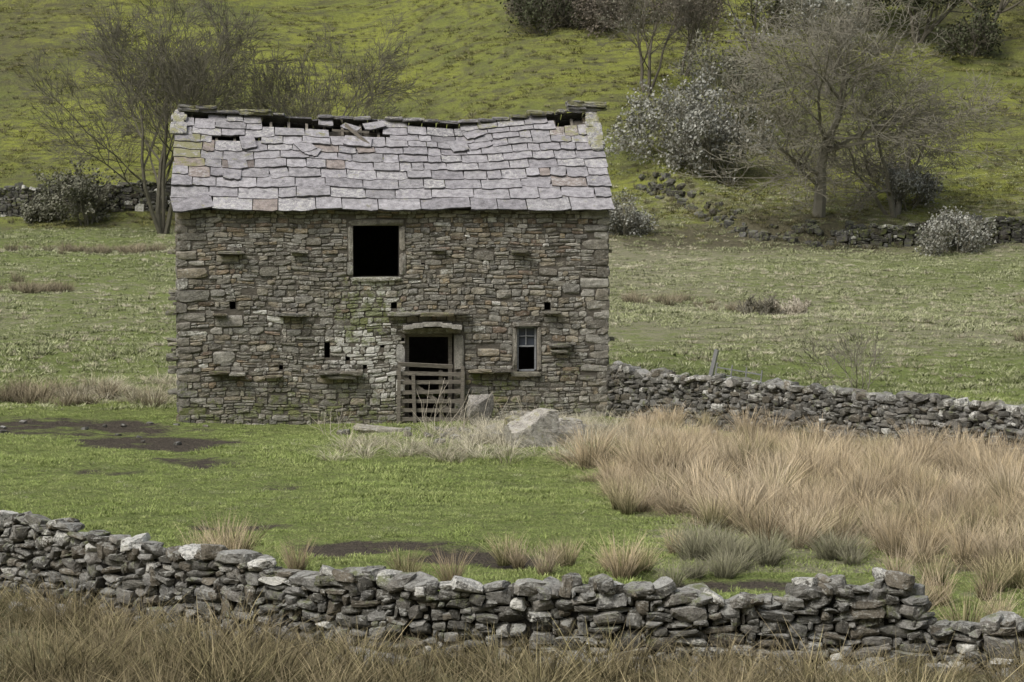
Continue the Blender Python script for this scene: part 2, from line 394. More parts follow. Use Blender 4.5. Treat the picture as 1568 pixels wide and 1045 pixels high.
PAL_O = [(.28, .23, .155), (.26, .205, .145), (.30, .25, .175), (.25, .195, .15)]
openings = [(4.51, 5.69, 3.58, 4.89), (5.84, 7.10, -.6, 2.10), (8.75, 9.26, 1.10, 2.28)]
holes = [(1.35, 1.50, 2.76, 2.98), (5.48, 5.63, 2.76, 2.96), (9.46, 9.62, 2.70, 2.92), (3.76, 3.90, 1.50, 1.90), (6.26, 6.36, 3.82, 3.93), (4.36, 4.44, 3.60, 3.76), (7.05, 7.2, .95, 1.05), (5.75, 5.82, 1.9, 2.0), (4.3, 4.42, 1.42, 1.55), (4.75, 4.85, 1.2, 1.32), (2.6, 2.7, 1.2, 1.32), (5.2, 5.3, 1.75, 1.84)]
big = [(4.34, 5.86, 4.89, 5.06, .04, (.20, .185, .155)),
       (4.36, 4.51, 3.98, 4.89, .02, (.25, .235, .20)), (4.35, 4.51, 3.60, 3.98, .03, (.23, .22, .19)),
       (5.69, 5.85, 4.20, 4.89, .02, (.26, .24, .20)), (5.69, 5.87, 3.60, 4.20, .03, (.24, .22, .19)),
       (4.40, 5.80, 3.46, 3.58, .08, (.22, .21, .16)),
       (7.10, 7.38, 1.15, 2.10, .05, (.26, .245, .21)), (7.10, 7.40, .45, 1.15, .05, (.23, .215, .185)), (7.10, 7.36, -.5, .45, .05, (.24, .22, .19)),
       (5.60, 5.84, 1.35, 1.85, .03, (.36, .35, .32)), (5.58, 5.84, .5, .95, .03, (.27, .26, .22)),
       (5.62, 7.36, 2.10, 2.26, .05, (.22, .20, .165)),
       (8.62, 8.75, 1.12, 2.28, .02, (.24, .225, .19)), (9.26, 9.38, 1.12, 2.28, .02, (.24, .22, .185)),
       (8.60, 9.42, 2.28, 2.40, .04, (.22, .2, .17)), (8.55, 9.40, .98, 1.10, .12, (.22, .205, .165))]
z = ZB; odd = 0
while z < ZE - .12:
    h = U(.15, .32)
    if z + h > ZE - .1: h = ZE - z
    odd ^= 1
    wa = U(.5, .9) if odd else U(.25, .42); wb = U(.5, .8) if not odd else U(.25, .42)
    big.append((0.0 + U(-.02, .015), wa, z, z + h, U(-.0, .04), tuple(pick(PAL_B) * 1.03))); big.append((BL - wb, BL + U(-.01, .02), z, z + h, U(0, .04), tuple(pick(PAL_B) * 1.03)))
    z += h
for q in [(.95, 1.7, 2.3, 2.62), (.9, 1.5, 1.35, 1.7), (7.6, 8.15, 4.0, 4.25), (2.1, 2.6, 3.6, 3.85), (9.9, 10.4, 3.1, 3.4), (7.7, 8.3, 1.5, 1.72), (2.3, 2.8, .3, .55), (1.0, 1.6, 3.95, 4.15), (3.3, 3.7, 4.4, 4.6), (8.2, 8.6, 3.0, 3.25), (9.3, 9.8, 3.6, 3.8), (7.5, 8.0, .5, .72), (3.0, 3.5, 2.9, 3.1)]:
    big.append((*q, .03, tuple(pick(PAL_B) * 1.1)))
def mossf(u, z):
    m = 1.0 * math.exp(-((u - 4.8) / 1.0) ** 2 - ((z - 2.7) / 1.1) ** 2) + .5 * math.exp(-((z - .0) / .4) ** 2) + .5 * math.exp(-((u - 3.5) / 2.8) ** 2 - ((z - .5) / .5) ** 2) + .7 * math.exp(-((u - 8.0) / 1.2) ** 2 - ((z - .8) / .5) ** 2) \
        + .45 * math.exp(-((u - 10.2) / .7) ** 2 - ((z - 1.2) / .5) ** 2) + .4 * math.exp(-((u - .2) / .4) ** 2 - ((z - 1) / 1.5) ** 2)
    return min(m, 1)
def limef(u, z):
    m = 1.1 * math.exp(-((u - 4.75) / .8) ** 2 - ((z - 1.9) / .75) ** 2) + .9 * math.exp(-((u - 5.1) / .5) ** 2 - ((z - 3.0) / .5) ** 2) + .7 * math.exp(-((u - 5.5) / .4) ** 2 - ((z - 1.0) / .8) ** 2) + .25
    return min(m, 1)
def subtract(iv, a, b):
    o = []
    for (p, q) in iv:
        if b <= p or a >= q: o.append((p, q)); continue
        if a > p: o.append((p, a))
        if b < q: o.append((b, q))
    return o
def masonry(L, mapf, flipf, ztop, bigs, opens, front=False, seed=0):
    acc = Acc(); rects = [q[:4] for q in bigs] + opens
    def stone(u0, u1, z0, z1, proud, col, bigst=False):
        v, f = random.choice(T_MAS)
        uc = (u0 + u1) / 2; zc = (z0 + z1) / 2; hu = (u1 - u0) / 2 * (.995 if not bigst else .99); hz = (z1 - z0) / 2 * U(.96, 1.03)
        a = random.gauss(0, .03) if not bigst else U(-.01, .01); a2 = U(-.08, .08)
        lu = v[:, 0] * hu; ln = v[:, 1] * .13; lz = v[:, 2] * hz
        u = uc + lu * math.cos(a) - lz * math.sin(a); zz = zc + lz * math.cos(a) + lu * math.sin(a) * .7
        n = proud - .13 + ln + a2 * lu + U(-.1, .1) * lz
        if not bigst: zz = zz + .05 * np.sin(u * 1.1 + seed) * min(1, max(0, (ZE - zc))) * .8 + .015 * np.sin(u * 4.3 + zc * 2)
        co = mapf(u, n, zz)
        m = mossf(uc, zc) if front else .25 * math.exp(-(zc / .6) ** 2); l = limef(uc, zc) if front else 0
        if R() < .07: l = max(l, U(.3, .8))
        acc.add(co, f[:, ::-1] if flipf else f, col, m * U(.6, 1.1), l * U(.3, 1.3), 0)
    for q in bigs: stone(q[0], q[1], q[2], q[3], q[4], q[5], True)
    z = ZB
    while z < ztop(None) - .02:
        h = U(.07, .15)
        if R() < .12: h = U(.15, .2)
        if z + h > ztop(None): h = ztop(None) - z
        iv = [(0, L)] if ztop(z + h) is None else [ztop(z + h)]
        for (a, b_, c, d) in rects:
            ov = min(z + h, d) - max(z, c)
            if ov > .4 * h: iv = subtract(iv, a, b_)
        for (p, q) in iv:
            u = p
            while u < q - .02:
                w = U(.13, .48) if R() < .75 else U(.07, .18)
                if q - (u + w) < .09: w = q - u
                zc = z + h / 2
                po = .08 + .35 * float(sst(3.9, 4.9, zc)) + .2 * (vn(u * .6, zc * .9, 21) > .6)
                col = pick(PAL_O) * .88 if R() < po * .5 else pick(PAL_B)
                if R() < .06: col = col * 1.35
                if R() < .07: col = col * .6
                if R() < .008: u += w; continue
                if h > .11 and R() < .3:
                    k = U(.4, .6); stone(u, u + w, z, z + h * k, U(-.015, .02), col); stone(u, u + w, z + h * k, z + h, U(-.015, .02), pick(PAL_B))
                else: stone(u, u + w, z, z + h, U(-.015, .03), col)
                u += w
        z += h
    return acc
def zt_flat(z): return ZE if z is None else None
A = masonry(BL, lambda u, n, z: np.stack([u, -n, z], -1), False, zt_flat, big, openings + holes, True)
thr = [(1.05, 1.75, 4.18, 4.26, .2), (8.55, 9.05, 4.19, 4.27, .2), (2.9, 3.3, 4.2, 4.27, .15), (2.55, 3.3, 2.58, 2.66, .2), (5.35, 6.25, 2.58, 2.67, .26), (6.2, 7.1, 2.56, 2.66, .3), (6.9, 7.5, 2.60, 2.68, .26),
       (.8, 1.35, 1.10, 1.19, .2), (1.3, 1.75, 1.06, 1.14, .18), (3.6, 4.2, 1.06, 1.17, .25), (4.1, 4.75, 1.05, 1.16, .26), (3.75, 4.6, .96, 1.05, .2), (7.45, 8.1, 1.08, 1.18, .25), (8.05, 8.6, 1.10, 1.2, .2),
       (9.55, 10.2, 1.74, 1.84, .2), (9.6, 10.1, 1.60, 1.68, .15), (9.4, 9.9, 2.60, 2.67, .16), (.9, 1.3, 2.6, 2.66, .14), (2.2, 2.7, 1.0, 1.07, .16), (6.5, 6.9, 4.25, 4.31, .12)]
for (a, b_, c, d, p) in thr:
    put(A, T_MAS, ((a + b_) / 2, -p / 2, (c + d) / 2), ((b_ - a) / 2, p / 2 + .05, (d - c) / 2), (0, U(-.03, .03), U(-.04, .04)), pick(PAL_B) * .85, moss=.35 * R() + .1)
for k in range(6):
    a = 5.78 + k * .25; zz = 2.375 - .028 * abs(k - 2.5) ** 1.3 * .9
    put(A, T_BOX, (a + .125, -.13, zz), (.13, .24, .055), (0, .03 * (k - 2.5), 0), (.38, .36, .32))
A.obj('front_wall', [M_BARN], barn)
def zt_g(z):
    if z is None: return 7.8
    if z < 5.25: return None
    v = (z - 5.25) / (7.85 - 5.25) * BD / 2
    return (v, BD - v)
TG = [(0, U(.3, .7), -.5 + .29 * k, -.5 + .29 * (k + 1), .03, tuple(pick(PAL_B))) for k in range(20)] + [(BD - U(.3, .7), BD, -.5 + .29 * k, -.5 + .29 * (k + 1), .03, tuple(pick(PAL_B))) for k in range(20)]
A = masonry(BD, lambda u, n, z: np.stack([-n, BD - u, z], -1), True, zt_g, TG, [], seed=2)
for q in range(26):
    zz = random.choice((.6, 1.1, 1.5, 1.9, 2.7, 3.0, 3.2, 4.2)) + U(-.05, .05); vv = U(.0, 1) if q < 16 else U(.3, 6.7)
    put(A, T_MAS, (-.1, vv, zz), (U(.12, .22), U(.15, .3), .05), (0, U(-.1, .1), U(-.1, .1)), pick(PAL_B) * .9, moss=.4)
A.obj('left_gable_wall', [M_BARN], barn)
A = masonry(BD, lambda u, n, z: np.stack([BL + n, u, z], -1), True, zt_g, TG, [], seed=3)
for q in range(12):
    put(A, T_MAS, (BL + .08, U(.3, 6.7), random.choice((1.1, 1.9, 2.7, 4.2))), (.14, U(.15, .3), .05), (0, 0, U(-.1, .1)), pick(PAL_B), moss=.5)
A.obj('right_gable_wall', [M_BARN], barn)
A = masonry(BL, lambda u, n, z: np.stack([BL - u, BD + n, z], -1), False, zt_flat, [], [], seed=4)
A.obj('back_wall', [M_BARN], barn)
def cells(acc, L, opens, mapc, z0=ZB, z1=ZE):
    us = sorted({0.02, L - .02} | {q for o in opens for q in o[:2]}); zs = sorted({z0, z1} | {min(max(q, z0), z1) for o in opens for q in o[2:]})
    sol = {}
    for i in range(len(us) - 1):
        for j in range(len(zs) - 1):
            uc = (us[i] + us[i + 1]) / 2; zc = (zs[j] + zs[j + 1]) / 2
            sol[i, j] = not any(o[0] < uc < o[1] and o[2] < zc < o[3] for o in opens)
    n0, n1 = -.030, -.55
    for (i, j), s in sol.items():
        if not s: continue
        a, b_, c, d = us[i], us[i + 1], zs[j], zs[j + 1]
        quads = [([(a, n0, c), (b_, n0, c), (b_, n0, d), (a, n0, d)], 0), ([(a, n1, c), (a, n1, d), (b_, n1, d), (b_, n1, c)], 1)]
        if not sol.get((i - 1, j)): quads.append(([(a, n0, c), (a, n0, d), (a, n1, d), (a, n1, c)], 1))
        if not sol.get((i + 1, j)): quads.append(([(b_, n0, c), (b_, n1, c), (b_, n1, d), (b_, n0, d)], 1))
        if not sol.get((i, j + 1)): quads.append(([(a, n0, d), (b_, n0, d), (b_, n1, d), (a, n1, d)], 1))
        if not sol.get((i, j - 1)): quads.append(([(a, n0, c), (a, n1, c), (b_, n1, c), (b_, n0, c)], 1))
        for q, mi in quads: acc.add([mapc(*p) for p in q], [(0, 1, 2, 3)], mi=mi)
C = Acc()
cells(C, BL, openings + holes, lambda u, n, z: (u, -n, z))
cells(C, BL, [], lambda u, n, z: (u, BD + n, z))
for xx0, xx1 in ((.035, .55), (BL - .035, BL - .55)):
    pr = [(.56, ZB), (BD - .56, ZB), (BD - .56, 5.3), (BD - .1, 5.3), (BD / 2, 7.7), (.1, 5.3), (.56, 5.3)]
    V = [(xx0, p[0], p[1]) for p in pr] + [(xx1, p[0], p[1]) for p in pr]
    n = len(pr)
    C.add(V, [(i, (i + 1) % n, (i + 1) % n + n, i + n) for i in range(n)])
    for xx in (xx0, xx1):
        C.add([(xx, .56, ZB), (xx, BD - .56, ZB), (xx, BD - .56, 5.3), (xx, .56, 5.3)], [(0, 1, 2, 3)], mi=int(xx == xx1))
        C.add([(xx, .1, 5.3), (xx, BD - .1, 5.3), (xx, BD / 2, 7.7)], [(0, 1, 2)], mi=int(xx == xx1))
C.obj('wall_core', [M_MORT, M_IN], barn)

# roof slates
PAL_R = [(.315, .303, .312), (.33, .318, .327), (.30, .288, .297), (.35, .338, .345), (.32, .308, .314), (.305, .295, .298)]
roofholes = [(1.42, 3.35, .22, .20), (2.95, 4.10, .30, .22), (3.3, 4.2, .2, .2), (4.45, 3.80, .60, .30), (4.9, 4.2, .4, .12), (6.75, 4.38, .25, .10), (.3, 4.3, .35, .15), (10.55, 4.25, .2, .18)]
def slate(acc, u0, u1, s0, s1, back, col, n_t=.05, n_h=.012, moss=0, lime=0, twist=0):
    k = 6
    c0, c1 = U(0, .05), U(0, .05)
    bot = [(u0 + (u1 - u0) * i / (k - 1), s0 + (U(-.03, .03) if 0 < i < k - 1 else (c0 if i == 0 else c1))) for i in range(k)]
    topp = [(u1 - .01, s1), (u0 + .01, s1)]
    poly = bot + topp; th = U(.025, .055)
    cu = (u0 + u1) / 2; cs = (s0 + s1) / 2; ct, st_ = math.cos(twist), math.sin(twist); roll = U(-.025, .025)
    V = []
    for lay in (0, 1):
        for (a, s) in poly:
            t = (s - s0) / (s1 - s0); n = n_t + (n_h - n_t) * t + (th if lay else 0) + roll * (a - cu)
            a2 = cu + (a - cu) * ct - (s - cs) * st_; s2 = cs + (s - cs) * ct + (a - cu) * st_
            V.append(roofP(a2, s2, n, back))
    n = len(poly)
    top = [tuple(range(n, 2 * n))]
    if back: top = [t[::-1] for t in top]
    acc.add(V, top, col, moss, lime)
    fs = [(i, (i + 1) % n, (i + 1) % n + n, i + n) for i in range(n)]
    acc.add(V, fs, tuple(np.array(col) * .35), moss * .5, 0)  # slate sides and underside darkened to paint the shadow line of each course
    acc.add(V, [tuple(range(n))[::-1]], tuple(np.array(col) * .45), 0, 0)
expo = [.60, .50, .49, .45, .42, .38, .36, .34, .32, .30, .28]
for back in (False, True):
    A = Acc(); s = 0.
    for ci, e in enumerate(expo):
        wr = (.6, 1.3) if ci == 0 else ((.45, 1.1) if ci < 3 else (.28, .85))
        u = -.13 + U(-.02, .02)
        while u < BL + .08:
            w = U(*wr)
            if BL + .14 - (u + w) < .25: w = BL + .14 + U(-.03, .05) - u
            hole = False
            for (hu, hs, ru, rs) in roofholes:
                if not back and u < hu + ru and u + w > hu - ru and s < hs + rs * .7 and s + e > hs - rs * .7 and abs((u + w / 2) - hu) < ru + w * .3: hole = True
            if not hole:
                cc = pick(PAL_R, .12)
                uc = u + w / 2
                ms = .85 * math.exp(-((uc - .25) / .5) ** 2 - ((s - 2.6) / .9) ** 2) + .6 * math.exp(-((uc - 10.6) / .45) ** 2 - ((s - 3.6) / .8) ** 2) + .22 * (s > 3.9) + (.3 if R() < .06 else 0) + .08
                if R() < .05: cc = np.array((.29, .25, .225))
                if R() < .05: cc = cc * .65
                tw = U(-.03, .03) + (U(-.2, .2) if R() < .07 else 0)
                slate(A, u + .007, u + w - .007, s + U(-.05, .04), s + e + .17, back, cc, n_t=.05 + U(-.008, .03), moss=ms, lime=max(0, U(-.3, .55)), twist=tw)
            u += w
        s += e
    if not back:
        for (a, s0, tw, w, l) in [(3.1, 2.75, .5, .45, .55), (4.35, 3.15, -.12, .75, .5), (1.62, 2.9, .15, .4, .6), (4.9, 4.0, .25, .6, .35), (3.35, 2.55, -.35, .35, .45), (1.3, 1.95, .1, .5, .5), (7.2, 3.0, .3, .45, .4), (4.3, 3.95, -.5, .5, .3), (1.2, 1.45, -.08, .45, .5), (7.6, 3.7, .35, .5, .35)]:
            slate(A, a, a + w, s0, s0 + l, False, pick(PAL_R) * 1.05, n_t=.11, n_h=.08, moss=.2, twist=tw)
    A.obj('roof_slates_back' if back else 'roof_slates_front', [M_ROOF], barn)
A = Acc(); u = -.1
while u < BL + .1:
    w = U(.3, .65)
    gap = (2.7 < u < 3.3) or (4.4 < u < 5.2 and R() < .7) or (6.6 < u < 6.9)
    if not gap:
        edge = (u < 2.4 or u > 8.5)
        for k in range(1 + (edge and R() < .5) + (u > BL - .9) * 2):
            put(A, T_MAS, (u + w / 2 + U(-.05, .05), BD / 2 + U(-.06, .06), ridge(u + w / 2) + .10 + k * .075), (w * .52, U(.2, .3), .045), (U(-.12, .12), U(-.08, .08), U(-.1, .1)), pick(PAL_R) * .7, moss=(.8 if edge else .5), lime=max(0, U(-.5, .6)))
    u += w * .95
for e_u in (-.02, BL - .03):
    s = 2.9 if e_u > 1 else 3.6
    while s < 4.5:
        p = roofP(e_u, s, .12); put(A, T_MAS, p, (U(.14, .24), .16, .045), (.62, 0, U(-.15, .15)), pick(PAL_R) * .8, moss=.6, lime=.6); s += .2
A.obj('ridge_stones', [M_ROOF], barn)
A = Acc(); WC = (.09, .075, .06)
for back in (False, True):
    for u in np.arange(.5, BL, .48):
        p0 = np.array(roofP(u, .35, -.10, back)); p1 = np.array(roofP(u, SL - .05, -.10, back)); c = (p0 + p1) / 2; d = p1 - p0
        put(A, T_BOX, c, (.035, np.linalg.norm(d) / 2, .05), (math.atan2(d[2], d[1]), 0, 0), WC)
    for s in (1.4, 2.9, 4.2):
        for k in range(6):
            ua, ub = BL * k / 6, BL * (k + 1) / 6
            p0 = np.array(roofP(ua, s, -.24, back)); p1 = np.array(roofP(ub, s, -.24, back)); c = (p0 + p1) / 2; d = p1 - p0
            put(A, T_BOX, c, (np.linalg.norm(d) / 2, .08, .09), (0, -math.atan2(d[2], d[0]), 0), WC)
put(A, T_BOX, (4.72, 2.62, 7.28), (.03, .5, .04), (.6, 0, .9), (.3, .27, .22)); put(A, T_BOX, (4.55, 2.9, 7.38), (.5, .03, .03), (0, .05, 0), (.3, .27, .22))
A.obj('roof_timbers', [M_WOOD], barn)
A = Acc(); GV = -.16
for k, zz in enumerate([-.10, .13, .37, .61, .86, 1.08]):
    put(A, T_BOX, (6.47 + U(-.03, .03), GV + U(-.01, .01), zz), (.87, .022, .05), (0, U(-.02, .02) + (.02 if k == 5 else 0), 0), (1, 1, 1), mi=0)
put(A, T_BOX, (6.35, GV - .02, 1.30), (.72, .03, .05), (.2, .06, .03), (1, 1, 1))
for uu, zz, hh in ((5.66, .55, .80), (7.30, .50, .78), (6.05, .46, .66)):
    put(A, T_BOX, (uu, GV - .05, zz), (.045, .028, hh), (0, U(-.03, .03), 0), (1, 1, 1))
put(A, T_BOX, (6.5, GV + .045, .48), (.9, .02, .05), (0, .62, 0), (1, 1, 1))
put(A, T_BOX, (6.75, GV + .05, .55), (.05, .02, .62), (0, .0, 0), (1, 1, 1))
A.obj('door_gate', [M_WOOD], barn)
A = Acc()
put(A, T_BOX, (7.02, .25, .9), (.05, .06, 1.25), (0, 0, 0), (1, 1, 1)); put(A, T_BOX, (5.9, .25, .9), (.05, .06, 1.25), (0, 0, 0), (1, 1, 1)); put(A, T_BOX, (6.47, .25, 2.06), (.62, .06, .05), (0, 0, 0), (1, 1, 1))
A.obj('door_frame', [M_WOOD], barn)
A = Acc(); wv = .14
for (c, h) in (((8.775, wv, 1.70), (.022, .03, .57)), ((9.235, wv, 1.70), (.022, .03, .57)), ((9.005, wv, 2.25), (.2, .03, .022)), ((9.005, wv, 1.13), (.2, .03, .022)), ((9.005, wv, 1.76), (.2, .028, .02)), ((8.99, wv, 2.01), (.011, .02, .22)), ((9.005, wv - .003, 2.02), (.2, .015, .009))):
    put(A, T_BOX, c, h, (0, 0, 0), (1, 1, 1), flip=False)
A.obj('window_frame', [M_PAINT], barn)
A = Acc(); put(A, T_BOX, (9.005, wv + .035, 2.01), (.21, .004, .23), (0, 0, 0), (1, 1, 1)); A.obj('window_glass', [M_GLASS], barn)

# ------------------------------------------------------------------ boulders
M_BOULDER = stone_mat('boulder_stone', .6, (.50, .48, .43), (.17, .16, .06), .3)
def boulder(x, y, hx, hy, hz, col, rz, moss=.2, sink=.25):
    A = Acc(); put(A, T_BOULD, (0, 0, 0), (hx, hy, hz), (U(-.12, .12), U(-.12, .12), rz), col, moss, .25)
    o = A.obj('boulder', [M_BOULDER]); o.location = (x, y, float(H(x, y)) + hz * (1 - sink * 2)); return o
boulder(.55, 53.6, .72, .5, .55, (.38, .355, .31), .3, .3, .2)
boulder(.1, 54.5, .40, .38, .42, (.34, .32, .26), .8, .7, .2)
boulder(1.2, 54.6, .5, .4, .40, (.36, .34, .30), .1, .3)
boulder(-.8, 59.6, .36, .25, .46, (.25, .235, .21), .2, .2, .1)
boulder(-3.2, 57.8, .75, .4, .12, (.30, .28, .22), .1, .3, .2)
boulder(.2, 59.5, .28, .3, .26, (.28, .26, .22), .2, .3, .2)
A = Acc()
for k in range(90):
    a = U(0, 6.3); r = abs(random.gauss(0, 1.3)); x = .3 + r * math.cos(a) * 1.6; y = 56.6 + r * math.sin(a)
    s = U(.05, .17); put(A, T_RUBL, (x, y, float(H(x, y)) + s * .3), (s * 1.3, s, s * .8), (U(-.3, .3), U(-.3, .3), U(0, 3)), pick(PAL_W) * 1.4, .3, .2)
for k in range(90):
    x = U(-7, 6.5); y = float(w1y(x)) + random.choice((-1, 1)) * U(.3, .8); s = U(.06, .16)
    put(A, T_RUBL, (x, y, float(H(x, y)) + s * .3), (s * 1.3, s, s * .8), (U(-.3, .3), U(-.3, .3), U(0, 3)), pick(PAL_W) * 1.2, .1, .3)
for k in range(16):
    x = U(-13, -7.5); y = U(54.5, 60); s = U(.03, .08)
    if not in_barn(x, y): put(A, T_RUBL, (x, y, float(H(x, y)) + s * .1 - .04), (s * 1.3, s, s * .7), (U(-.3, .3), U(-.3, .3), U(0, 3)), pick(PAL_W), .0, .0)
A.obj('fallen_stones', [M_FG])

A = Acc(); gx, gy = 5.6, 59.2; gz = float(H(gx, gy)) + .12
for k in range(6): put(A, T_BOX, (.0, 0, .35 + k * .17), (.62, .012, .014), (0, .0, 0), (1, 1, 1))
for xx in (-.62, -.2, .2, .62): put(A, T_BOX, (xx, 0, .62), (.016, .016, .70), (0, 0, 0), (1, 1, 1))
put(A, T_BOX, (-.8, .05, .7), (.05, .05, .95), (0, .12, 0), (.3, .3, .3))
o = A.obj('sheep_hurdle', [M_STEEL]); o.location = (gx, gy, gz); o.rotation_euler = (0, .12, -.5)

# ------------------------------------------------------------------ trees
def bark(name, col):
    b = NB(name); c = b.mix(b.nz(3, 3, .7), tuple(q * .6 for q in col), tuple(q * 1.4 for q in col)); return b.finish(c, .95)
BK1 = bark('bark_dark', (.135, .125, .095)); BK2 = bark('bark_grey', (.22, .205, .16)); BK3 = bark('bark_brown', (.15, .135, .105)); BKS = bark('dead_stalk', (.5, .45, .36))
def leafm(name, a, c):
    b = NB(name); cc = b.mix(b.mr(b.nz(.9, 3, .7), .35, .65), a, c); cc = b.mix(1, cc, b.mr(b.nz(6, 2), .3, .7, .6, 1.4), 'MULTIPLY'); return b.finish(cc, .9)
LF_W = leafm('lichen_blossom', (.20, .20, .165), (.42, .42, .37)); LF_D = leafm('ivy_leaves', (.05, .055, .03), (.10, .11, .06)); LF_G = leafm('grey_buds', (.14, .145, .10), (.25, .245, .19)); LF_B = leafm('brown_twigs', (.11, .095, .075), (.20, .17, .13))
class TreeB:
    def __init__(s): s.v = []; s.f = []; s.m = []
    def tube(s, pts, rad, k):
        b0 = len(s.v)
        for i, p in enumerate(pts):
            d = (pts[min(i + 1, len(pts) - 1)] - pts[max(i - 1, 0)]).normalized()
            a = d.orthogonal().normalized(); c = d.cross(a)
            for j in range(k):
                t = 6.2832 * j / k; q = p + (a * math.cos(t) + c * math.sin(t)) * rad[i]; s.v.append((q.x, q.y, q.z))
        for i in range(len(pts) - 1):
            for j in range(k):
                s.f.append((b0 + i * k + j, b0 + i * k + (j + 1) % k, b0 + (i + 1) * k + (j + 1) % k, b0 + (i + 1) * k + j)); s.m.append(0)
    def leaf(s, p, sz):
        a = Vector((R() - .5, R() - .5, R() - .5)).normalized(); c = a.orthogonal().normalized(); d = a.cross(c); b0 = len(s.v)
        c *= sz; d *= sz * U(.5, 1)
        for q in (p + c, p + d, p - c, p - d): s.v.append(tuple(q))
        s.f.append((b0, b0 + 1, b0 + 2, b0 + 3)); s.m.append(1)
    def grow(s, p, d, L, r, lev, P):
        n = 5 if lev < 2 else (4 if lev < P['max'] else 3)
        pts = [p.copy()]; rad = [r]; tp = .4
        for i in range(n):
            d = (d + Vector((random.gauss(0, 1), random.gauss(0, 1), random.gauss(0, 1))) * P['wob'] + Vector((0, 0, P['trop'] * (1 if lev < 3 else .4)))).normalized()
            p = p + d * (L / n); pts.append(p.copy()); rad.append(max(r * (1 - (1 - tp) * (i + 1) / n), P['rmin']))
        s.tube(pts, rad, 6 if lev == 0 else (4 if lev < 3 else 3))
        if lev < P['max']:
            nc = P['kids'][lev]
            for c in range(nc):
                t = U(P['t0'] if lev < 2 else .15, 1.0) if c else 1.0
                f = t * n; i = min(int(f), n - 1); q = pts[i].lerp(pts[i + 1], f - i); dd = (pts[i + 1] - pts[i]).normalized()
                ax = Vector((random.gauss(0, 1), random.gauss(0, 1), random.gauss(0, .7))); ax = (ax - dd * ax.dot(dd)).normalized()
                a = U(*P['ang']) if c else U(.1, .3)
                nd = (dd * math.cos(a) + ax * math.sin(a)).normalized()
                s.grow(q, nd, L * U(.52, .78) * (1.12 - .35 * t), max(rad[i] * U(.45, .7), P['rmin']), lev + 1, P)
        if P['leaf'] and lev >= P['max'] - 1:
            for c in range(P['leaf']):
                q = random.choice(pts[1:]); s.leaf(q + Vector((random.gauss(0, 1), random.gauss(0, 1), random.gauss(0, 1))) * P['lspread'], P['lsz'] * U(.5, 1.3))
    def obj(s, name, mats, loc):
        cnt = np.full(len(s.f), 4); me = make_mesh(name, np.array(s.v), np.array(s.f).ravel(), cnt, False)
        for m in mats: me.materials.append(m)
        me.polygons.foreach_set('material_index', np.array(s.m, np.int32))
        o = bpy.data.objects.new(name, me); scene.collection.objects.link(o); o.location = loc; return o
def tree(name, x, y, h, stems, lean, mats, seed, kids=(7, 6, 5, 4, 3), mx=5, r0=.22, leaf=0, lsz=.07, lspread=.08, wob=.13, trop=.07, ang=(.35, .95), Lf=.5, t0=.3, rmin=.011, spread=None):
    random.seed(seed); T = TreeB()
    P = dict(max=mx, kids=kids, wob=wob, trop=trop, ang=ang, rmin=rmin, leaf=leaf, lsz=lsz, lspread=lspread, t0=t0)
    for k in range(stems):
        a = 6.28 * (k + R() * .6) / stems; l = lean * U(.4, 1.1) if stems > 1 else lean * .2
        d = Vector((math.cos(a) * math.sin(l), math.sin(a) * math.sin(l), math.cos(l)))
        T.grow(Vector((math.cos(a) * .15 * (stems > 1), math.sin(a) * .15 * (stems > 1), -.2)), d, h * Lf * U(.85, 1.1), r0 * U(.7, 1.1), 0, P)
    A_ = np.array(T.v); k = h / np.percentile(A_[:, 2], 99.7); kx = k
    if spread: kx = spread / (np.percentile(A_[:, 0], 98.5) - np.percentile(A_[:, 0], 1.5)); kx = min(max(kx, .75 * k), 1.35 * k)
    T.v = [(q[0] * kx, q[1] * kx, q[2] * k) for q in T.v]
    return T.obj(name, mats, (x, y, float(H(x, y))))
tree('bare_tree', -20.6, 139, 14.6, 5, .5, [BK1, LF_B], 11, kids=(6, 5, 5, 4, 3), r0=.2, spread=11.5)
tree('bare_tree', -12.0, 141, 12.6, 4, .45, [BK1, LF_B], 34, kids=(6, 5, 4, 4, 3), r0=.17, spread=8)
tree('bare_tree', 16.9, 129.8, 12.6, 1, .3, [BK2, LF_G], 35, kids=(11, 7, 5, 5, 4), r0=.28, wob=.15, trop=.04, ang=(.5, 1.25), t0=.22, Lf=.55, spread=14)
tree('bare_tree', 21.4, 132, 7.5, 4, .8, [BK2, LF_G], 22, kids=(6, 5, 4, 3, 3), r0=.13, wob=.17, trop=.02, ang=(.45, 1.1))
tree('hawthorn_tree', 20.3, 153, 8.8, 3, .45, [BK2, LF_W], 23, kids=(6, 5, 4, 4), mx=4, r0=.16, leaf=2, lsz=.10, lspread=.14)
tree('hawthorn_tree', 13.6, 146, 6.5, 4, .6, [BK2, LF_G], 24, kids=(6, 5, 4, 3), mx=4, r0=.12, leaf=2, lsz=.08, lspread=.12)
tree('bare_tree', 8.8, 154, 9.0, 3, .4, [BK3, LF_G], 25, kids=(6, 5, 4, 4), mx=4, r0=.13, leaf=1, lsz=.06, lspread=.12)
tree('bare_tree', 11.5, 158, 7.5, 3, .4, [BK3, LF_B], 26, kids=(6, 5, 4, 4), mx=4, r0=.12, leaf=1, lsz=.07)
tree('bare_tree', 16.5, 163, 8, 3, .4, [BK3, LF_G], 27, kids=(6, 5, 4, 4), mx=4, r0=.12, leaf=2, lsz=.07)
tree('ivy_tree', 28.0, 163, 7, 4, .5, [BK3, LF_D], 28, kids=(6, 5, 4, 3), mx=4, r0=.16, leaf=4, lsz=.11, lspread=.2)
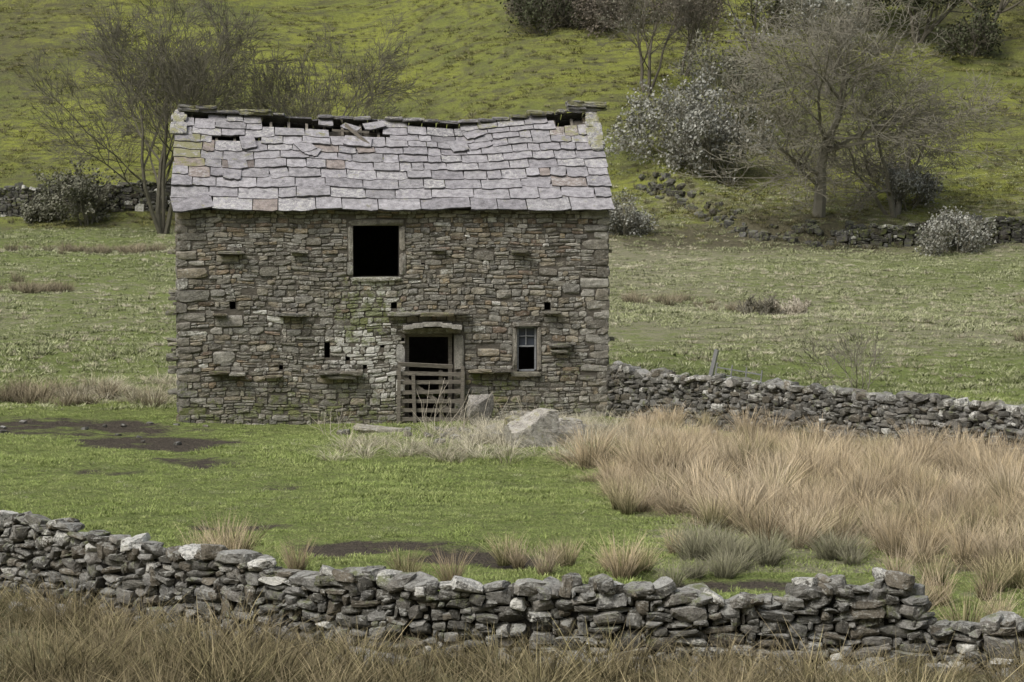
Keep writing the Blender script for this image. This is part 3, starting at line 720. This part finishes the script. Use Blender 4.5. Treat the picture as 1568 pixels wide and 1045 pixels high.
tree('ivy_tree', 24.5, 166, 7, 4, .5, [BK3, LF_D], 29, kids=(6, 5, 4, 3), mx=4, r0=.16, leaf=3, lsz=.11, lspread=.2)
tree('bare_tree', 33.5, 166, 8, 3, .4, [BK3, LF_B], 30, kids=(6, 5, 4, 4), mx=4, r0=.13, leaf=1)
def bush(name, x, y, h, mats, seed, leaf=4, lsz=.07, stems=9, lean=.95, mx=3, kids=(6, 5, 4)):
    return tree(name, x, y, h, stems, lean, mats, seed, kids=kids, mx=mx, r0=.05, leaf=leaf, lsz=lsz, lspread=.12, Lf=.52, t0=.15, wob=.2, ang=(.3, 1.0), rmin=.01)
bush('hawthorn_bush', 10.0, 140, 5.4, [BK2, LF_W], 41, 4, .085, 11, 1.0)
bush('hawthorn_bush', 12.6, 138, 4.2, [BK2, LF_W], 42, 3, .08, 9, 1.0)
bush('hawthorn_bush', 6.0, 129, 2.2, [BK2, LF_W], 43, 4, .055, 8, 1.0)
bush('hawthorn_bush', 23.4, 124.5, 2.3, [BK2, LF_W], 44, 4, .055, 8, 1.0)
bush('hawthorn_bush', 22.4, 133, 2.6, [BK2, LF_W], 45, 4, .06, 6, .8)
bush('gorse_bush', -26.0, 143.5, 3.8, [BK2, LF_G], 46, 5, .08, 7, .5)
bush('gorse_bush', -28.8, 144.8, 1.5, [BK2, LF_G], 47, 4, .07, 8, .9)
bush('bramble_bush', 9.7, 92, .8, [BK2, LF_W], 49, 0, .03, 14, 1.25, kids=(5, 4, 3))
bush('bramble_bush', 10.9, 92.5, .7, [BKS, LF_W], 50, 0, .03, 14, 1.25, kids=(5, 4, 3))
tree('bare_sapling', 9.9, 67, 1.7, 5, .6, [BK2, LF_G], 51, kids=(5, 4, 3, 2), mx=3, r0=.018, Lf=.6, rmin=.005)
for i, (x, y, h) in enumerate([(-1.9, 57.6, 1.3), (-1.2, 56.6, 1.1), (-4.4, 57.0, .8), (.1, 58.2, 1.0)]):
    tree('dead_weed_stalks', x, y, h, 5, .5, [BKS, LF_G], 80 + i, kids=(3, 2), mx=1, r0=.011, Lf=.8, rmin=.005)
for i, (x, y, h) in enumerate([(2.2, 171, 3.5), (4.6, 173, 4), (6.4, 170, 3.4), (8.2, 174, 4), (3.4, 177, 4), (0.8, 175, 3), (31, 160, 3), (36, 150, 2.0), (12, 170, 4), (20, 168, 4)]):
    bush('thorn_thicket', x, y, h, [BK3, LF_D if i % 3 == 0 else LF_B], 60 + i, 2, .08, 9, .9)
random.seed(99)

# ------------------------------------------------------------------ grasses (instanced collections)
def tuft(name, n, rad, h0, h1, w, lean, bend, mat, seed, segs=3, lay=0.):
    r = np.random.default_rng(seed)
    th = r.uniform(0, 6.283, n); rr = rad * np.sqrt(r.uniform(0, 1, n)); bx = rr * np.cos(th); by = rr * np.sin(th)
    h = r.uniform(h0, h1, n); oth = th + r.normal(0, .7, n); ln = lean * r.uniform(.1, 1.2, n) + .15 * r.normal(size=n); bd = bend * r.uniform(.1, 1.3, n)
    br = r.uniform(0, 1, n) < lay; ln = np.where(br, ln + r.uniform(.5, 1.1, n), ln)
    ww = w * r.uniform(.6, 1.3, n); wa = r.uniform(0, 6.283, n); V = []; t_ = []; rn = r.uniform(0, 1, n)
    for i in range(segs + 1):
        t = i / segs; off = h * (ln * t + bd * t * t); x = bx + np.cos(oth) * off; y = by + np.sin(oth) * off
        z = h * (t - .35 * bd * t * t) * np.sqrt(np.maximum(.12, 1 - .5 * ln ** 2)) - .02
        hw = ww * .5 * (1 - t) ** .6 + ww * .04
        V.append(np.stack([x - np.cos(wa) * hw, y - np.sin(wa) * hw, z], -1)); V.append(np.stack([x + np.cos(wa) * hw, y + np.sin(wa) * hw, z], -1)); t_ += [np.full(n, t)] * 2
    K = len(V); V = np.stack(V, 1).reshape(-1, 3); tt = np.stack(t_, 1).ravel(); base = np.arange(n)[:, None] * K
    F = np.concatenate([np.concatenate([base + 2 * i, base + 2 * i + 1, base + 2 * i + 3, base + 2 * i + 2], 1) for i in range(segs)], 0)
    me = make_mesh(name, V, F.ravel(), np.full(len(F), 4), True)
    a = me.attributes.new('tipc', 'FLOAT', 'POINT'); a.data.foreach_set('value', tt.astype(np.float32))
    a = me.attributes.new('rnd', 'FLOAT', 'POINT'); a.data.foreach_set('value', np.repeat(rn, K).astype(np.float32))
    me.materials.append(mat); return bpy.data.objects.new(name, me)
def scatter(name, x, y, scl, sources, zoff=0.):
    x = np.asarray(x); y = np.asarray(y); n = len(x); scl = np.broadcast_to(scl, n) * rng.uniform(.7, 1.3, n)
    me = bpy.data.meshes.new(name); me.vertices.add(n); me.vertices.foreach_set('co', np.stack([x, y, H(x, y) + zoff], -1).astype(np.float32).ravel())
    rot = np.stack([rng.normal(0, .09, n), rng.normal(0, .09, n), rng.uniform(0, 6.283, n)], -1)
    a = me.attributes.new('rot', 'FLOAT_VECTOR', 'POINT'); a.data.foreach_set('vector', rot.astype(np.float32).ravel())
    a = me.attributes.new('scl', 'FLOAT', 'POINT'); a.data.foreach_set('value', scl.astype(np.float32))
    a = me.attributes.new('idx', 'INT', 'POINT'); a.data.foreach_set('value', rng.integers(0, len(sources), n).astype(np.int32))
    ob = bpy.data.objects.new(name, me); scene.collection.objects.link(ob)
    col = bpy.data.collections.new(name + '_tufts')
    for s in sources: col.objects.link(s)
    ng = bpy.data.node_groups.new(name, 'GeometryNodeTree')
    ng.interface.new_socket('Geometry', in_out='INPUT', socket_type='NodeSocketGeometry'); ng.interface.new_socket('Geometry', in_out='OUTPUT', socket_type='NodeSocketGeometry')
    N = ng.nodes.new; gi = N('NodeGroupInput'); go = N('NodeGroupOutput'); ip = N('GeometryNodeInstanceOnPoints'); ci = N('GeometryNodeCollectionInfo')
    ci.inputs['Collection'].default_value = col; ci.inputs['Separate Children'].default_value = True; ci.inputs['Reset Children'].default_value = True
    def na(nm, ty):
        q = N('GeometryNodeInputNamedAttribute'); q.data_type = ty; q.inputs['Name'].default_value = nm
        return [o for o in q.outputs if o.enabled and o.name == 'Attribute'][0]
    e = N('FunctionNodeEulerToRotation'); L = ng.links.new
    L(na('rot', 'FLOAT_VECTOR'), e.inputs[0]); L(e.outputs[0], ip.inputs['Rotation']); L(na('scl', 'FLOAT'), ip.inputs['Scale']); L(na('idx', 'INT'), ip.inputs['Instance Index'])
    ip.inputs['Pick Instance'].default_value = True
    L(gi.outputs[0], ip.inputs['Points']); L(ci.outputs[0], ip.inputs['Instance']); L(ip.outputs[0], go.inputs[0])
    m = ob.modifiers.new('scatter', 'NODES'); m.node_group = ng
    return ob
def pts(n, x0, x1, y0, y1, fan=None):
    y = np.sqrt(rng.uniform(y0 ** 2, y1 ** 2, n)) if fan else rng.uniform(y0, y1, n)
    x = rng.uniform(-1, 1, n) * (fan * y + 2) if fan else rng.uniform(x0, x1, n)
    return x, y
def spaced(x, y, dmin):
    cell = {}; out = []
    for i in range(len(x)):
        d = dmin[i] if hasattr(dmin, '__len__') else dmin
        cx, cy = int(x[i] // 1.2), int(y[i] // 1.2); ok = True
        for a in (-1, 0, 1):
            for c in (-1, 0, 1):
                for j in cell.get((cx + a, cy + c), ()):
                    if (x[i] - x[j]) ** 2 + (y[i] - y[j]) ** 2 < d * d: ok = False; break
                if not ok: break
            if not ok: break
        if ok: out.append(i); cell.setdefault((cx, cy), []).append(i)
    return np.array(out)
def keep(x, y, m): return x[m], y[m]
nw = lambda x, y: (np.abs(y - w1y(x)) > .4) & ((np.abs(y - w2y(x)) > .4) | (x < 2.5)) & ~in_barn(x, y, .03)

x, y = pts(17000, 0, 0, 28, 66, .245); m = nw(x, y) & (y > w1y(x)) & (rng.uniform(0, 1, len(x)) > mudmask(x, y) * 2.0)
x, y = keep(x, y, m)
scatter('pasture_grass', x, y, .35 + 1.0 * fbm(x * .5, y * .5, 14), [tuft('g%d' % k, 55, .27, .03, .09, .012, .6, .6, G_LAWN, 100 + k, 2) for k in range(5)])
x, y = pts(1300, 0, 0, 29, 62, .24); m = nw(x, y) & (y > w1y(x) + .3) & (fbm(x * .35, y * .35, 70) > .49) & (rng.uniform(0, 1, len(x)) > mudmask(x, y)); x, y = keep(x, y, m)
scatter('coarse_pasture_tufts', x, y, .55, [tuft('cp%d' % k, 40, .14, .06, .2, .012, .7, .7, G_FIELD, 300 + k, 3) for k in range(3)])
x, y = pts(15000, 0, 0, 62, 142, .25); m = nw(x, y) & ((x > 2.5) | (y > 66) | (x < -9))
dd = fbm(x * .15, y * .15, 40); m &= rng.uniform(0, 1, len(x)) < sst(.1, .45, dd)
x, y = keep(x, y, m)
scatter('field_grass', x, y, .5 + .9 * fbm(x * .3, y * .3, 15), [tuft('f%d' % k, 40, .30, .06, .18, .026, .7, .7, G_FIELD, 120 + k, 2) for k in range(4)])
x, y = pts(3600, 0, 0, 64, 140, .25); m = nw(x, y) & ((x > 3) | (y > 68) | (x < -9.5)) & (fbm(x * .12, y * .1, 71) > .48); x, y = keep(x, y, m)
scatter('pale_field_tussocks', x, y, .55, [tuft('pf%d' % k, 45, .22, .12, .34, .024, .8, .7, G_PALE, 310 + k, 3) for k in range(3)])
x, y = pts(20000, 0, 0, 128, 200, .25); m = (y > foot(x) - 1) & (rng.uniform(0, 1, len(x)) < sst(.35, .65, fbm(x * .25, y * .6, 41))); x, y = keep(x, y, m)
scatter('hillside_grass', x, y, .5 + .8 * fbm(x * .3, y * .3, 16), [tuft('h%d' % k, 34, .35, .08, .26, .035, .7, .6, G_HILL, 140 + k, 2) for k in range(4)])
G_HB = grass_mat('hill_dead_rush', (.07, .065, .035), (.19, .175, .10), (.25, .23, .14), .6)
x, y = pts(2400, 0, 0, 128, 195, .25); m = (y > foot(x) - 1) & (fbm(x * .1, y * .2, 73) > .46); x, y = keep(x, y, m)
bx_ = rng.uniform(7, 21, 130); by_ = np.interp(bx_, [p[0] for p in BANK], [p[1] for p in BANK]) + rng.normal(0, 1.0, 130)
x = np.concatenate([x, bx_]); y = np.concatenate([y, by_])
scatter('hillside_rushes', x, y, .55, [tuft('hb%d' % k, 60, .3, .2, .6, .03, .5, .4, G_HB, 320 + k, 2) for k in range(3)])
RS = [tuft('r%d' % k, 250, .22, .4, 1.12, .012, .34, .40, G_RUSH, 160 + k, 4, .10) for k in range(6)]
RG = [tuft('q%d' % k, 210, .18, .4, .9, .013, .38, .3, G_RUSHG, 180 + k, 4, .08) for k in range(4)]
x, y = pts(9000, 1.0, 17, 35.0, 58); edge = np.interp(y, [35, 36.5, 38, 41, 43, 47, 51, 57], [8.5, 6.4, 4.3, 3.4, 2.3, 2.2, 2.0, 3.0])
m = (x > edge + 1.8 * (fbm(x, y, 44) - .5)) & (y < w2y(x) - .6) & (fbm(x * .45, y * .45, 45) > .37 + .08 * (y < 39) - .06 * (x > 7)); x, y = keep(x, y, m)
i = spaced(x, y, .28 + .45 * fbm(x * .7, y * .7, 46)); x, y = x[i], y[i]
scatter('rush_clumps', x, y, (.42 + .65 * fbm(x * .9, y * .9, 17)) * np.where(y > 50, .78, 1), RS + RG[:2])
x, y = pts(2800, 1.0, 17, 35, 58); edge = np.interp(y, [35, 36.5, 38, 41, 43, 47, 51, 57], [7.5, 5.8, 4.0, 3.2, 2.2, 1.6, 1.0, 1.4])
m = (x > edge) & (y < w2y(x) - .45) & (fbm(x * .8, y * .8, 47) > .38); x, y = keep(x, y, m)
scatter('lodged_litter', x, y, .55, [tuft('ll%d' % k, 70, .3, .2, .6, .012, 1.0, .8, G_RUSH, 330 + k, 3, .5) for k in range(3)])
iso = np.array([(-4.6, 36.9), (-4.3, 36.6), (-4.9, 36.4), (-4.4, 36.2), (-1.65, 35.3), (-.1, 36.4), (.1, 36.1), (.7, 36.4), (.85, 36.0), (1.5, 35.6), (1.8, 35.2), (2.0, 35.5), (1.65, 35.0), (2.0, 42.8), (2.35, 42.6), (2.1, 42.2), (-3.3, 35.8), (5.7, 34.5), (6.2, 34.2), (7.0, 33.8), (7.4, 34.1), (-1.5, 34.9), (2.6, 37.3), (6.7, 33.0), (7.3, 32.3), (6.0, 32.6), (5.4, 31.6), (6.6, 31.5), (.5, 35.2), (5.9, 30.2), (6.4, 29.8), (-5.6, 34.6), (-.9, 34.6)])
scatter('rush_clump_group', iso[:, 0], iso[:, 1], .74, [tuft('i%d' % k, 220, .17, .3, .95, .011, .36, .30, G_RUSH, 190 + k, 4, .1) for k in range(2)] + RG[1:3])
SR = [tuft('s%d' % k, 220, .22, .3, .75, .012, .5, .4, grass_mat('soft_rush%d' % k, (.09, .09, .055), (.34, .32, .23), (.23, .23, .13), .7), 200 + k, 4, .2) for k in range(2)]
gx = np.concatenate([rng.normal(3.3, .45, 22), rng.normal(5.2, .6, 6)]); gy = np.concatenate([rng.normal(36.6, .8, 22), rng.normal(36.6, .4, 6)])
scatter('soft_rush', gx, gy, .68, SR)
x, y = pts(1000, -3, 4, 50, 60.5); m = nw(x, y) & (rng.uniform(0, 1, len(x)) < np.exp(-((x - 1.2) / 2.1) ** 2 - ((y - 56) / 3.4) ** 2) * .85) & (x > -2.7) & (((x - .55) / .9) ** 2 + ((y - 52.9) / 1.3) ** 2 > 1); x, y = keep(x, y, m)
x2, y2 = pts(60, -12.3, -9.2, 63.5, 68.5); x3, y3 = pts(60, 2.9, 10, 54, 62); mk = (y3 < w2y(x3) - .4) & (y3 > w2y(x3) - 2.2)
x4, y4 = pts(60, -4.0, 0, 50, 57)
x = np.concatenate([x, x2, x3[mk], x4]); y = np.concatenate([y, y2, y3[mk], y4])
scatter('bleached_grass', x, y, .62, [tuft('p%d' % k, 75, .28, .2, .8, .012, .9, .6, G_PALE, 210 + k, 4, .3) for k in range(4)])
xs_, ys_ = [], []
for (cx, cy, sx, sy, n) in [(-13.5, 65, 1.3, 1.0, 34), (-19.9, 98, 1.2, 1.0, 26), (-20.5, 121, 2.5, 1.5, 50), (9.8, 93.5, .8, .6, 12), (20, 78, 1.5, .5, 14), (6.6, 97, 1.2, .8, 14), (24, 95, 2, 1, 18), (-24, 103, 2, 1, 16)]:
    xs_.append(rng.normal(cx, sx, n)); ys_.append(rng.normal(cy, sy, n))
scatter('brown_rushes', np.concatenate(xs_), np.concatenate(ys_), .7, [tuft('b%d' % k, 120, .3, .3, .8, .016, .5, .4, grass_mat('brown_rush%d' % k, (.08, .07, .04), (.28, .235, .16), (.34, .30, .2), .7), 230 + k, 3) for k in range(2)])
x, y = pts(14000, -9.5, 9.5, 20, 38); m = (y < w1y(x) - .3); x, y = keep(x, y, m)
i = spaced(x, y, .20 + .28 * fbm(x * 1.1, y * 1.1, 48)); x, y = x[i], y[i]
wd = w1y(x) - y
sc = (.35 + 1.1 * fbm(x * 1.2, y * 1.2, 18)) * np.where(wd < 1.0, .85, 1)
FG = [tuft('w%d' % k, 125, .18, .2, .82, .010, .5, .6, G_FORE, 250 + k, 4, .2) for k in range(5)] + [tuft('wg%d' % k, 110, .16, .2, .6, .010, .5, .4, G_FOREG, 270 + k, 4, .1) for k in range(3)]
scatter('rough_foreground_grass', x, y, sc, FG)

# ------------------------------------------------------------------ light, camera
w = bpy.data.worlds.new('World'); scene.world = w; w.use_nodes = True
nt = w.node_tree; bg = nt.nodes['Background']; sk = nt.nodes.new('ShaderNodeTexSky'); sk.sky_type = 'NISHITA'; sk.sun_disc = False
to = Vector((-.45, -.45, .80)).normalized()
sk.sun_elevation = math.asin(to.z); sk.sun_rotation = math.atan2(to.x, to.y); sk.dust_density = 4; sk.ozone_density = .6
hs_ = nt.nodes.new('ShaderNodeHueSaturation'); hs_.inputs['Saturation'].default_value = .5
nt.links.new(sk.outputs[0], hs_.inputs['Color']); nt.links.new(hs_.outputs[0], bg.inputs[0]); bg.inputs[1].default_value = .15
sd = bpy.data.lights.new('sun', 'SUN'); sd.energy = 1.5; sd.angle = math.radians(20); sd.color = (1, .97, .92)
sd.energy = 1.85
so = bpy.data.objects.new('sun', sd); scene.collection.objects.link(so); so.rotation_euler = to.to_track_quat('Z', 'Y').to_euler(); so.location = (-20, -20, 60)
sd.energy = 1.5
sd.energy = 1.8
cd = bpy.data.cameras.new('camera'); co = bpy.data.objects.new('camera', cd); scene.collection.objects.link(co)
cd.sensor_width = 36; cd.lens = 3600 / 1568 * 36; cd.clip_end = 2000; cd.clip_start = .5
co.location = (0, 0, CAMZ); co.rotation_euler = (math.radians(90 - 3.76), 0, 0); scene.camera = co
scene.view_settings.view_transform = 'Standard'; scene.view_settings.look = 'None'; scene.view_settings.exposure = 0
